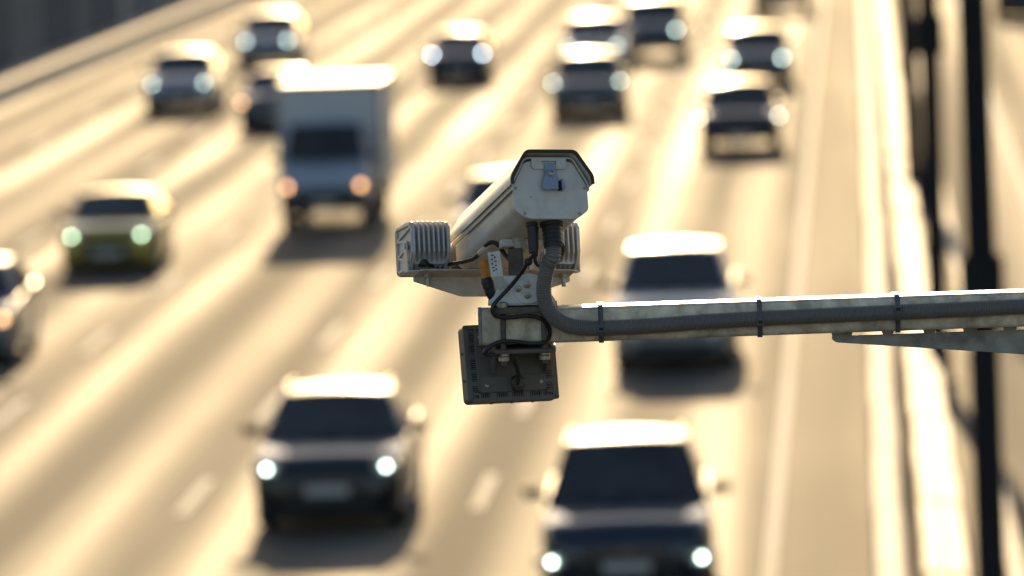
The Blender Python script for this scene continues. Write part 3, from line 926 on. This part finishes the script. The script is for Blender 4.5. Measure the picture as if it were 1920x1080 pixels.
sh2 = soft([(-.0812, .0008), (-.0812, .0170), (-.0490, .0664), (.0490, .0664), (.0812, .0170), (.0812, .0008)], .009)
folded(sh2, 0.0056, -0.0245, -0.0195).build('lip_shade_strip', M_EDGE, cam_t, smooth=30)  # strip added along the rear rim, its dark colour stands for shade
for sx, sy in ((-.03, .1), (.03, .1), (-.03, .3), (.03, .3)):
    b = MB(); b.box((sx, sy, .0595), (.02, .02, .0058)); b.build('shield_spacer', M_NYLON, cam_t)
# tab of the lid folded over the plate, with slot
outer = round_poly([(-.034, .0555), (.034, .0555), (.034, .0335), (-.034, .0335)], [0.001, .001, .004, .004], 3)
b = MB()
for pl in ([(-.034, .0555), (-.0135, .0555), (-.0135, .0335), (-.030, .0335), (-.034, .0375)], [(.0145, .0555), (.034, .0555), (.034, .0375), (.030, .0335), (.0145, .0335)]):
    b.prism(pl, -.0075, -.0050)
b.prism([(-.0135, .0555), (.0145, .0555), (.0145, .0490), (-.0135, .0490)], -.0075, -.0050)
b.prism([(-.0135, .0430), (.0145, .0430), (.0145, .0335), (-.0135, .0335)], -.0075, -.0050)
bmesh.ops.remove_doubles(b.bm, verts=b.bm.verts, dist=0.00005)
b.build('lid_tab', M_CAMBODY, cam_t, smooth=0)
# butterfly latch
lt = MB()
lt.prism([(-.0105, .0445), (.0125, .0445), (.0125, .024), (-.0105, .024)], -.0105, -.0080); lt.bevel(.0008, 1)
latch = lt.build('latch', M_LATCH, cam_t, smooth=30)
b = MB(); b.prism(round_poly([(-.0100, .0245), (-.0155, .0120), (-.0185, .0010), (-.0165, -.0075), (-.0085, -.0098), (-.001, -.0078), (.0065, -.0078), (.0135, -.0090), (.0140, .0110), (.0120, .0245), (.004, .031), (-.002, .031)], .003, 3), -.0140, -.0118); b.bevel(.0006, 1)
b.build('latch_wing', M_LATCH, latch, smooth=30)
b = MB(); b.prism(round_poly([(.0185, .0125), (.0215, .0125), (.0245, .002), (.0245, -.0090), (.0190, -.0105)], .002, 2), -.0190, -.0060); b.bevel(.0006, 1); b.build('latch_flange', M_LATCH, latch, smooth=30)
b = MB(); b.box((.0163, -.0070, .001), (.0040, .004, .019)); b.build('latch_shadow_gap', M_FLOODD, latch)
b = MB(); b.cyl((.0015, -.0155, .0240), (.0015, -.0118, .0240), .0080, .0086, 24); b.build('latch_boss', M_LATCH, latch, smooth=30)
screw(latch, (.0015, -.0155, .0240), (0, -1, 0), .0060, .0022)
# glands
def gland(name, s, t, r, w1, m, ring=True, parent=cam_t):
    b = MB()
    b.tube([(s, t, -.058), (s, t, -.0600)], [r * 1.1, r * 1.1], 24)
    pts = [(-.060, 1.16), (-.0675, 1.18), (-.0680, 1.0)]
    n = 5
    for k in range(n + 1):
        z = -.068 + (w1 + .068) * k / n
        pts += [(z, 1.0), (z - .0010, 0.96)] if k < n else [(z, 0.92)]
    b.tube([(s, t, z) for z, _ in pts], [r * q for _, q in pts], 24)
    return b.build(name, m, parent, smooth=35)
gland('conduit_gland', .0075, .030, .0185, -.1085, M_NYLON)
gland('cable_gland', -.0305, .032, .0095, -.1180, M_NYLON)
b = MB(); b.box((-.018, .155, -.069), (.080, .030, .015)); b.bevel(.002, 1); b.build('mounting_rail', M_CAMBODY, cam_t)
b = MB(); b.cyl((-.0235, .140, -.060), (-.0235, .140, -.068), .0135, .0135, 6); b.cyl((-.0235, .140, -.068), (-.0235, .140, -.086), .0112, .0105, 18); b.build('beige_gland', M_BEIGE, cam_t, smooth=30)
b = MB(); b.prism(round_poly([(-.070, -.043), (-.070, -.002), (-.045, .047), (.045, .047), (.070, -.002), (.070, -.043), (.048, -.060), (-.048, -.060)], .008, 3), 0.400, 0.445); b.build('front_bezel', M_NYLON, cam_t)
b = MB(); b.prism(round_poly([(-.052, -.036), (-.052, .02), (-.034, .034), (.034, .034), (.052, .02), (.052, -.036)], .008, 3), 0.445, 0.448); b.build('front_glass', M_IRGLASS, cam_t)

def hpt(s, t, w):
    """point of the housing frame in world space"""
    return HM @ Vector((s, t, w))
RIG_I = RIG_M.inverted()

# ---- plate for the two illuminators
mp_o = hpt(0, 0.39, -0.0605)
MPM = Matrix.Translation(mp_o) @ AIM.to_4x4()
mpl = thing('lamp_mounting_plate', 'wide grey folded plate with tapering flange under the camera housing', 'bracket', MPM)
b = MB(); b.prism(round_poly([(-.156, -.028), (.156, -.028), (.156, .022), (-.156, .022)], [.012, .012, .002, .002], 4), -.0040, -.0008, 'z'); b.bevel(.0007, 1); b.build('top_flange', M_PLATEP, mpl)
b = MB(); b.prism(round_poly([(-.156, -.0042), (-.156, -.013), (-.064, -.0425), (.064, -.0425), (.156, -.013), (.156, -.0042)], [.001, .002, .006, .006, .002, .001], 3), .0185, .0218); b.build('web', M_PLATEP, mpl)
for s in (-.133, .137):
    b = MB(); b.cyl((s, 0, .004), (s, 0, -.0275), .0042, .0042, 12); nut(b, (s, 0, -.0080), .0082, .0070); b.cyl((s, 0, -.0042), (s, 0, -.0050), .0100, .0100, 18)
    b.build('bolt', M_STEEL, mpl, smooth=30)
screw(mpl, (-.028, -.02, -.0040), (0, 0, -1), .0045, .0030)
screw(mpl, (.030, -.02, -.0040), (0, 0, -1), .0045, .0030)

# ---- infrared illuminators
def illuminator(s, label):
    T = Matrix.Translation(hpt(s, .358, -.0120)) @ LAMP_AIM.to_4x4()
    t = thing('infrared_illuminator', label, 'lamp', T, 'ribbed illuminators beside the camera housing')
    b = MB()
    def ring(y, hw_, z0, z1, c):
        return [(px, y, pz) for px, pz in round_poly([(-hw_, z0), (hw_, z0), (hw_, z1), (-hw_, z1)], c, 3)]
    rows = [ring(.020, .0315, -.036, .040, .004), ring(.050, .0325, -.0445, .0450, .006), ring(.100, .0345, -.0465, .0465, .008), ring(.114, .0345, -.0465, .0465, .008)]
    vr = b.grid(rows, close_u=True); b.bm.faces.new(vr[0]); b.bm.faces.new(vr[-1][::-1])
    b.build('casing', M_ALU, t, smooth=30)
    fin = [(0.0, .0380), (.004, .0430), (.030, .0462), (.052, .0462), (.052, -.0460), (.034, -.0455), (.000, -.0165)]
    src = None
    for k in range(6):
        sx = -.0245 + .0098 * k
        if src is None:
            b = MB(); b.prism(round_poly(fin, .004, 2), -.0016, .0016, 'x'); b.bevel(.0006, 1)
            src = b.build('fin', M_ALU, t, Matrix.Translation((sx, 0, 0)), smooth=30)
        else:
            linked(src, t, Matrix.Translation((sx, 0, 0)))
    for sd in (-1, 1):
        cap = [(0.002, .0330), (.012, .0440), (.040, .0475), (.112, .0475), (.112, -.0475), (.030, -.0475), (.010, -.030), (.002, -.018)]
        b = MB(); b.prism(round_poly(cap, .006, 3), sd * .0338 - .0020, sd * .0338 + .0020, 'x'); b.bevel(.0008, 1)
        cp = b.build('side_cover', M_ALU, t, smooth=30)
        xo0, xo1 = sd * .0356, sd * .0392
        for (p, q) in (((.010, .035), (.103, .018)), ((.103, .018), (.010, .004)), ((.010, .004), (.103, -.014)), ((.103, -.014), (.020, -.034)), ((.014, .0395), (.103, .0415)), ((.103, .0415), (.103, -.042)), ((.103, -.042), (.030, -.042)), ((.030, -.042), (.008, -.016)), ((.008, -.016), (.008, .034))):
            b = MB()
            d = (Vector(q) - Vector(p)).normalized(); nn = Vector((-d.y, d.x)) * .0028
            pp = [Vector(p) + nn, Vector(q) + nn, Vector(q) - nn, Vector(p) - nn]
            b.prism([tuple(v) for v in pp], min(xo0, xo1), max(xo0, xo1), 'x'); b.bevel(.0007, 1)
            b.build('cover_rib', M_ALU, cp, smooth=30)
    b = MB(); b.prism(rrect(-.0360, -.0470, .0360, .0470, .008), .1142, .1195); b.build('front_frame', M_NYLON, t)
    b = MB(); b.prism(rrect(-.030, -.039, .030, .039, .005), .1196, .1210); b.build('led_window', M_IRGLASS, t)
    b = MB()
    for sd in (-1, 1):
        b.prism(round_poly([(.024, .010), (.044, .010), (.044, -.0505), (.024, -.0505)], [.008, .008, 0, 0], 3), sd * .0420 - .0013, sd * .0420 + .0013, 'x')
        b.cyl((sd * .0340, .034, .0), (sd * .0460, .034, .0), .0055, .0055, 12)
    b.box((0, .034, -.0492), (.0850, .020, .0026)); b.build('yoke', M_ALU, t, smooth=30)
    b = MB(); b.ball((-.014, .006, -.0370), .0078, 14); b.cyl((-.014, .010, -.037), (-.014, .030, -.036), .0062, .0062, 12); b.build('plug', M_NYLON, t)
    return t, T
ill_l, T_l = illuminator(-.130, 'ribbed aluminium lamp left of the camera housing, whole side cover in view')
ill_r, T_r = illuminator(.129, 'ribbed aluminium lamp right of the camera housing, mostly hidden behind the conduit')

# ---- tilt bracket and clamp
t_o = L(978, 568, 0.03)
tb = rig_thing('tilt_bracket', 'pale blue-grey tilting bracket with three cross-head screws under the camera', 'bracket', t_o)
tri = [(944, 517), (1012, 517), (1041, 562), (1041, 568), (915, 570), (915, 565.5), (926, 556)]
rp(tri, -0.008, -0.004, t_o, .0006, .003).build('front_cheek', M_TILT, tb)
rp(tri, 0.068, 0.072, t_o, .0006, .003).build('rear_cheek', M_TILT, tb)
rp([(915, 565), (1041, 562), (1041, 568.5), (915, 571)], -0.0035, 0.0675, t_o, .0008).build('foot', M_TILT, tb)
b = MB(); c = L(991, 541, -.0095); b.prism(circle(c.x, c.z, .0285, 40), -.0105, -.0083); b.bevel(.0006, 1); bmesh.ops.translate(b.bm, verts=b.bm.verts, vec=-t_o); disc = b.build('pivot_disc', M_TILT, tb)
for q in ((971.7, 541.7), (988.3, 534.3), (989.2, 553.7)):
    screw(disc, L(q[0], q[1], -.0105) - t_o, (0, -1, 0), .0064, .0034)
b = MB(); c = L(979, 549, -.0095); b.ball(c - t_o, .0016, 8); b.build('index_pin', M_DARKST, disc)
rp([(914, 474), (937, 470), (944, 518), (921, 519.5)], -0.010, -0.0075, t_o, .0004, .002).build('scale_plate', M_TILT, tb)
for (mx, my, w, h) in ((921, 479, 5, 2.2), (926, 483, 3, 3.5), (920, 487, 4, 2.2), (927, 490, 4.5, 2), (921.5, 495, 3, 3.4), (928, 498, 4, 2.2), (922.5, 502, 5, 2.2), (929, 505, 3, 3.2), (924, 508, 4, 2.2)):
    rp([(mx, my - h / 2), (mx + w, my - h / 2 - .5), (mx + w, my + h / 2 - .5), (mx, my + h / 2)], -0.0106, -0.0101, t_o).build('scale_mark', M_MARK, tb)
rp([(931, 487), (936, 484), (940, 508), (934, 513), (927, 512), (932, 508)], -0.0112, -0.0102, t_o, .0003).build('scale_slot', M_TILT, tb)
rp([(921, 519.5), (942, 518), (955, 535), (936, 545)], -0.0095, -0.004, t_o, .0006).build('gusset', M_PLATEP, tb)
rp([(952, 466), (980, 463), (984, 520), (954, 522)], 0.030, 0.060, t_o, .002).build('carrier', M_DARKST, tb)  # dark steel colour here stands in for the shade under the housing
# clamp
c_o = L(980, 618, 0.04)
cl = rig_thing('arm_clamp', 'dark steel clamp of two plates and upright bolts gripping the arm end', 'clamp', c_o)
rp([(926, 572.5), (1045, 569), (1045, 580), (926, 584)], -0.026, 0.112, c_o, .0012).build('upper_plate', M_DARKST, cl)
rp([(928, 651.5), (1042, 647.5), (1042, 655.5), (928, 659)], -0.028, 0.112, c_o, .0012).build('lower_plate', M_DARKST, cl)
for (xt, yt), (xb, yb) in (((942.5, 566), (945, 684)), ((1018, 563), (1022, 681))):
    for yy in (-0.0125, 0.0985):
        p, q = L(xt, yt, yy) - c_o, L(xb, yb, yy) - c_o
        b = MB(); b.cyl(p, q, .0052, .0052, 14); st = b.build('bolt', M_DARKST, cl)
        for cz, rr, hh in ((Vector((p.x, p.y, p.z - .006)), .0100, .0100), (Vector((q.x, q.y, q.z + .0205)), .0106, .0088), (Vector((q.x, q.y, q.z + .0110)), .0106, .0088)):
            b = MB(); nut(b, cz, rr, hh); b.build('nut', M_STEEL, st, smooth=30)

# ---- floodlight under the arm, seen from behind
FM = Matrix.Translation(RIG_M @ L(958, 680.5, 0.135)) @ FLOOD.to_4x4()
fl = thing('floodlight', 'dark grey square floodlight hanging below the arm end, seen from its back', 'lamp', FM)
b = MB(); b.prism(rrect(-.0895, -.0740, .0895, .0740, .009, 4), .004, .036); b.bevel(.0012, 1); b.build('casing', M_FLOOD, fl, smooth=30)
b = MB(); b.prism(rrect(-.0770, -.0620, .0745, .0620, .004, 3), .0030, .0042); b.build('recess', M_FLOODD, fl)
b = MB(); b.prism(round_poly([(-.0655, -.0570), (-.0695, -.05), (-.0695, .0600), (.0655, .0600), (.0655, -.0520), (.060, -.0570)], .004, 2), -.0035, .0032); b.bevel(.001, 1); b.build('back_plate', M_FLOOD, fl)
b = MB()
for (x0, x1, z0, z1) in ((-.0895, -.0800, -.074, .074), (.0775, .0895, -.074, .074), (-.0895, .0895, -.0740, -.0655), (-.0895, .0895, .0660, .0740)):
    b.prism(rrect(x0, z0, x1, z1, .004, 3), -.0010, .0041)
b.bevel(.0006, 1); b.build('rim_frame', M_FLOOD, fl)
def fins(n0, n1, f):
    bb = MB()
    for k in range(n0, n1):
        c, s_ = f(k); bb.box(c, s_)
    return bb
gaps = {7, 13, 20, 26}
b = MB()
for k in range(28):
    z = -.058 + k * .0044
    hgt = .0044 if k in (0, 4, 5, 10, 16, 17, 22, 27) else .0019
    b.box((-.0747, .0012, z), (.0125, .0045, hgt))
    b.box((.0712, .0012, z), (.0135, .0045, hgt))
for k in range(31):
    x = -.066 + k * .0044
    hgt = .0044 if k in (0, 5, 6, 7, 13, 14, 20, 21, 22, 28) else .0018
    b.box((x, .0012, -.0612), (hgt, .0045, .0100))
    b.box((x, .0012, .0630), (hgt, .0045, .0080))
b.build('cooling_fins', M_FLOOD, fl)['kind'] = 'stuff'
for (x0, z0, x1, z1) in ((-.0655, -.0560, -.0030, -.0260), (.0160, -.0560, .0640, -.0250), (-.0690, .0320, -.0350, .0600), (.030, .032, .064, .060)):
    b = MB(); b.prism(rrect(x0, z0, x1, z1, .004, 3), -.0062, -.0034); b.bevel(.0008, 1); b.build('corner_pad', M_FLOOD, fl)
for p in ((-.0525, -.0062, -.0430), (.0545, -.0062, -.0400), (-.0590, -.0062, .0490), (.055, -.0062, .049)):
    screw(fl, p, (0, -1, 0), .0042, .0024)
for p in ((-.0845, -.0010, -.0690), (.0845, -.0010, -.0690), (-.0845, -.0010, .0690), (.0840, -.001, -.030)):
    screw(fl, p, (0, -1, 0), .0028, .0010, M_FLOOD)
for s in ((-.0400, -.0755), (0.0, -.0755), (.0420, -.0755)):
    b = MB(); b.cyl((s[0], .018, -.0738), (s[0], .018, -.0765), .0030, .0026, 10); b.build('drain_stud', M_FLOOD, fl)
for z in (-.030, .022):
    b = MB(); b.cyl((-.0893, .018, z), (-.0920, .018, z), .0030, .0026, 10); b.build('drain_stud', M_FLOOD, fl)
gx, gz = .0080, -.0420
b = MB(); b.cyl((gx, -.0034, gz), (gx, -.0050, gz), .0165, .0165, 24); b.build('gland_recess', M_FLOODD, fl)
b = MB(); b.cyl((gx, -.0048, gz), (gx, -.0110, gz), .0148, .0140, 6); b.tube([(gx, -.011, gz), (gx, -.016, gz), (gx, -.0165, gz), (gx, -.0245, gz), (gx, -.028, gz)], [.0135, .0135, .0122, .0118, .0075], 20); b.build('gland', M_DARKST, fl, smooth=30)
# the U-shaped hanger from the lower clamp plate
for s in (-.0415, .0640):
    b = MB(); b.prism(round_poly([(-.0660, .0370), (-.0035, .0370), (-.0035, -.0240), (-.018, -.0240), (-.044, .0080), (-.0660, .0180)], .006, 3), s - .0022, s + .0022, 'x'); b.bevel(.0006, 1); hg = b.build('hanger_lug', M_FLOOD, fl)
    b = MB(); b.cyl((s - .0085, -.022, .012), (s + .0085, -.022, .012), .0052, .0052, 12); b.build('pivot_bolt', M_STEEL, hg)
b = MB(); b.box((.0112, -.040, .0350), (.1100, .052, .0036)); b.build('hanger_bridge', M_FLOOD, fl)
b = MB(); b.prism(rrect(-.078, -.062, .078, .062, .006, 3), .0362, .0385); b.build('front_glass', M_IRGLASS, fl)

# ---- corrugated conduit
cg = RIG_I @ hpt(.0075, .030, -.1050)
pts = [cg, cg + Vector((-.001, -.004, -.020)), L(1029, 495, -.048), L(1022.5, 517, -.048), L(1019.5, 540, -.047), L(1020.5, 558, -.045), L(1028, 579, -.041), L(1043, 598, -.034), L(1066, 610.5, -.026), L(1095, 615, -.0195),
       L(1127, 615.5, -.0162), L(1220, 611, -.0160), L(1320, 603.5, -.0160), L(1425, 597.5, -.0160), L(1549, 591.5, -.0160), L(1683, 585.5, -.0160), L(1800, 580.5, -.0160), L(1915, 575, -.016), L(2150, 566, -.016), L(2500, 553, -.016), L(2740, 544, -.016)]
path = resample(spline(pts, 14), 0.0011)
co = L(1127, 615.5, -.0155)
cd = rig_thing('corrugated_conduit', 'grey corrugated plastic conduit bending down from the camera and along the arm', 'conduit', co)
b = MB()
radii = [(.0149, .0149, .0134, .0134)[i % 4] if True else 0 for i in range(len(path))]
b.tube([p - co for p in path], radii, 18)
b.build('conduit_hose', M_CONDUIT, cd, smooth=0)

# ---- cable ties round arm and conduit
def tie(mx, cy, label, hz):
    top, bot = L(mx, 577.5 - (mx - 1060) * .035), L(mx, 643.5 - (mx - 1060) * .035)
    cc = L(mx, cy, -.016)
    o = Vector((cc.x, 0.0, cc.z))
    t = rig_thing('cable_tie', label, 'cable tie', o, 'cable ties holding the conduit to the arm')
    zt_, zb_ = zt + .0012, zb - .0012
    loop = [(.0862, zb_), (.0862, zt_), (.0, zt_), (-.0040, zt_ - .004), (-.0100, cc.z + .0200)]
    for k in range(7):
        a = rad(70 + 220 * k / 6 - 0) if False else rad(60 - 0 + 40 * k)
        loop.append((-.0160 + .0158 * math.cos(a + rad(30)), cc.z + .0158 * math.sin(a + rad(30))))
    loop = [l for l in loop if l[0] < -.002 or l[1] > cc.z + .018 or l[1] < cc.z - .03 or l[0] > .05]
    loop += [(-.0060, zb_ + .006), (.002, zb_)]
    b = MB()
    rows = []
    for dx in (-.0046, .0046):
        rows.append([(dx + (z - cc.z) * 0.0, y, z - cc.z) for y, z in loop])
    b.grid(rows, close_u=True)
    st = b.build('strap', M_TIE, t, smooth=30)
    md = st.modifiers.new('thickness', 'SOLIDIFY'); md.thickness = .0014; md.offset = 1.0
    b = MB()
    y_h = -.0350
    for (x0, x1, z0, z1) in ((-.0068, .0068, .0028, .0055), (-.0068, .0068, -.0055, -.0028), (-.0068, -.0042, -.0030, .0030), (.0042, .0068, -.0030, .0030)):
        b.prism([(x0, z0 + hz), (x1, z0 + hz), (x1, z1 + hz), (x0, z1 + hz)], y_h, y_h + .006)
    b.build('tie_head', M_TIE, t)
    b = MB(); b.box((0, y_h + .0035, hz), (.0086, .003, .0060)); b.build('tie_pawl', M_FLOODD, t)
tie(1127, 615.5, 'grey cable tie nearest the camera, on the conduit beside its bend', .000)
tie(1424.5, 597.5, 'grey cable tie in the middle of the arm, its head low on the conduit', -.005)
tie(1683, 585.5, 'grey cable tie above the slotted brace, nearest the right edge', .007)

# ---- black cables
def cable(label, pts, r=.0038, per=8):
    o = Vector(pts[len(pts) // 2])
    t = rig_thing('cable', label, 'cable', o)
    MB().tube([p - o for p in spline(pts, per)], r, 10).build('sheath', M_RUBBER, t, smooth=60)
    return t
g2 = RIG_I @ hpt(-.0305, .032, -.1150)
main = cable('black cable hanging from the small gland and looping round the arm end to the floodlight',
    [g2, g2 + Vector((-.001, 0, -.008)), L(991, 488, -.052), L(985, 500, -.044), L(974, 516, -.032), L(957, 537, -.024), L(942, 553, -.024), L(930, 566, -.031), L(923.5, 577, -.034), L(926, 589, -.032), L(938, 594.5, -.027), L(960, 595, -.024), L(988, 592, -.022), L(1012, 597, -.0222), L(1026, 608, -.018), L(1031, 622, -.010), L(1028, 636, -.0065), L(1016, 643, -.024), L(992, 643.5, -.025), L(962, 640, -.026), L(938, 641, -.027), L(921, 648, -.032), L(909.5, 659, -.034), L(914, 665.5, -.030), L(930, 664, -.020), L(948, 665, .012), L(960, 673, .050), L(968, 687, .078), L(972, 703, .092), L(971, 716, .096), L(970.5, 721.5, .104)], .0040)
b = MB(); b.ball(L(990.5, 491, -.050) - Vector(RIG_I @ main.matrix_world.translation), .0085, 14, (1, .9, .9)); b.build('bulge', M_NYLON, main)
wg = RIG_I @ hpt(-.0235, .140, -.086)
lp = RIG_I @ (T_l @ Vector((-.014, .012, -.0375)))
cable('black cable looping from the beige gland to the left ribbed lamp',
    [wg, wg + Vector((-.0005, 0, -.010)), L(966, 486, wg.y), L(957, 487, wg.y - .004), L(946, 476, .06), L(936, 461, .058), L(924, 454, .06), L(912, 458, .07), L(901, 472, .10), L(888, 484, .14), L(868, 490, .19), L(845, 494, .25), L(822, 498.5, .27), lp], .0042)
rpp = RIG_I @ (T_r @ Vector((-.014, .012, -.0375)))
cable('black cable curving behind the conduit top to the right ribbed lamp', [RIG_I @ hpt(.030, .06, -.062), L(1049, 452, .02), L(1055, 460, .03), L(1055, 474, .06), L(1049, 488, .15), rpp], .0040)
cable('short black cable loop hanging between the two glands', [RIG_I @ hpt(-.012, .06, -.062), L(1006, 470, .02), L(1003, 486, .02), L(1009, 497, .03), L(1018, 494, .05), L(1024, 480, .08)], .0038)
b_o = L(905, 468, .085)
cc = rig_thing('cable_clip', 'small bright metal clip holding the black cable under the housing', 'clip', b_o)
b = rp([(893, 474), (910, 457), (920, 455), (922, 459), (897, 480)], .072, .080, b_o, .001); b.build('clip_plate', M_STEEL, cc)
# ---- orange connector
o_o = L(911, 522, .082)
oc = rig_thing('cable_connector', 'orange and black plug connector standing behind the scale plate', 'connector', o_o)
b = MB(); b.tube([L(905, 488, .085) - o_o, L(908, 497, .083) - o_o, L(908.5, 500, .083) - o_o], [.0085, .0098, .0098], 18); b.tube([L(908.7, 501, .083) - o_o, L(911, 520, .082) - o_o], [.0092, .0090], 18); b.build('orange_shell', M_ORANGE, oc, smooth=30)
zz = [(912, 521, .0105), (914, 530, .0125), (914.3, 531, .0110), (916, 538, .0120), (917, 539, .0105), (920, 550, .0105), (924, 562, .0070)]
b = MB(); b.tube([L(a, c, .080) - o_o for a, c, _ in zz], [r for _, _, r in zz], 18); b.build('black_shell', M_NYLON, oc, smooth=30)
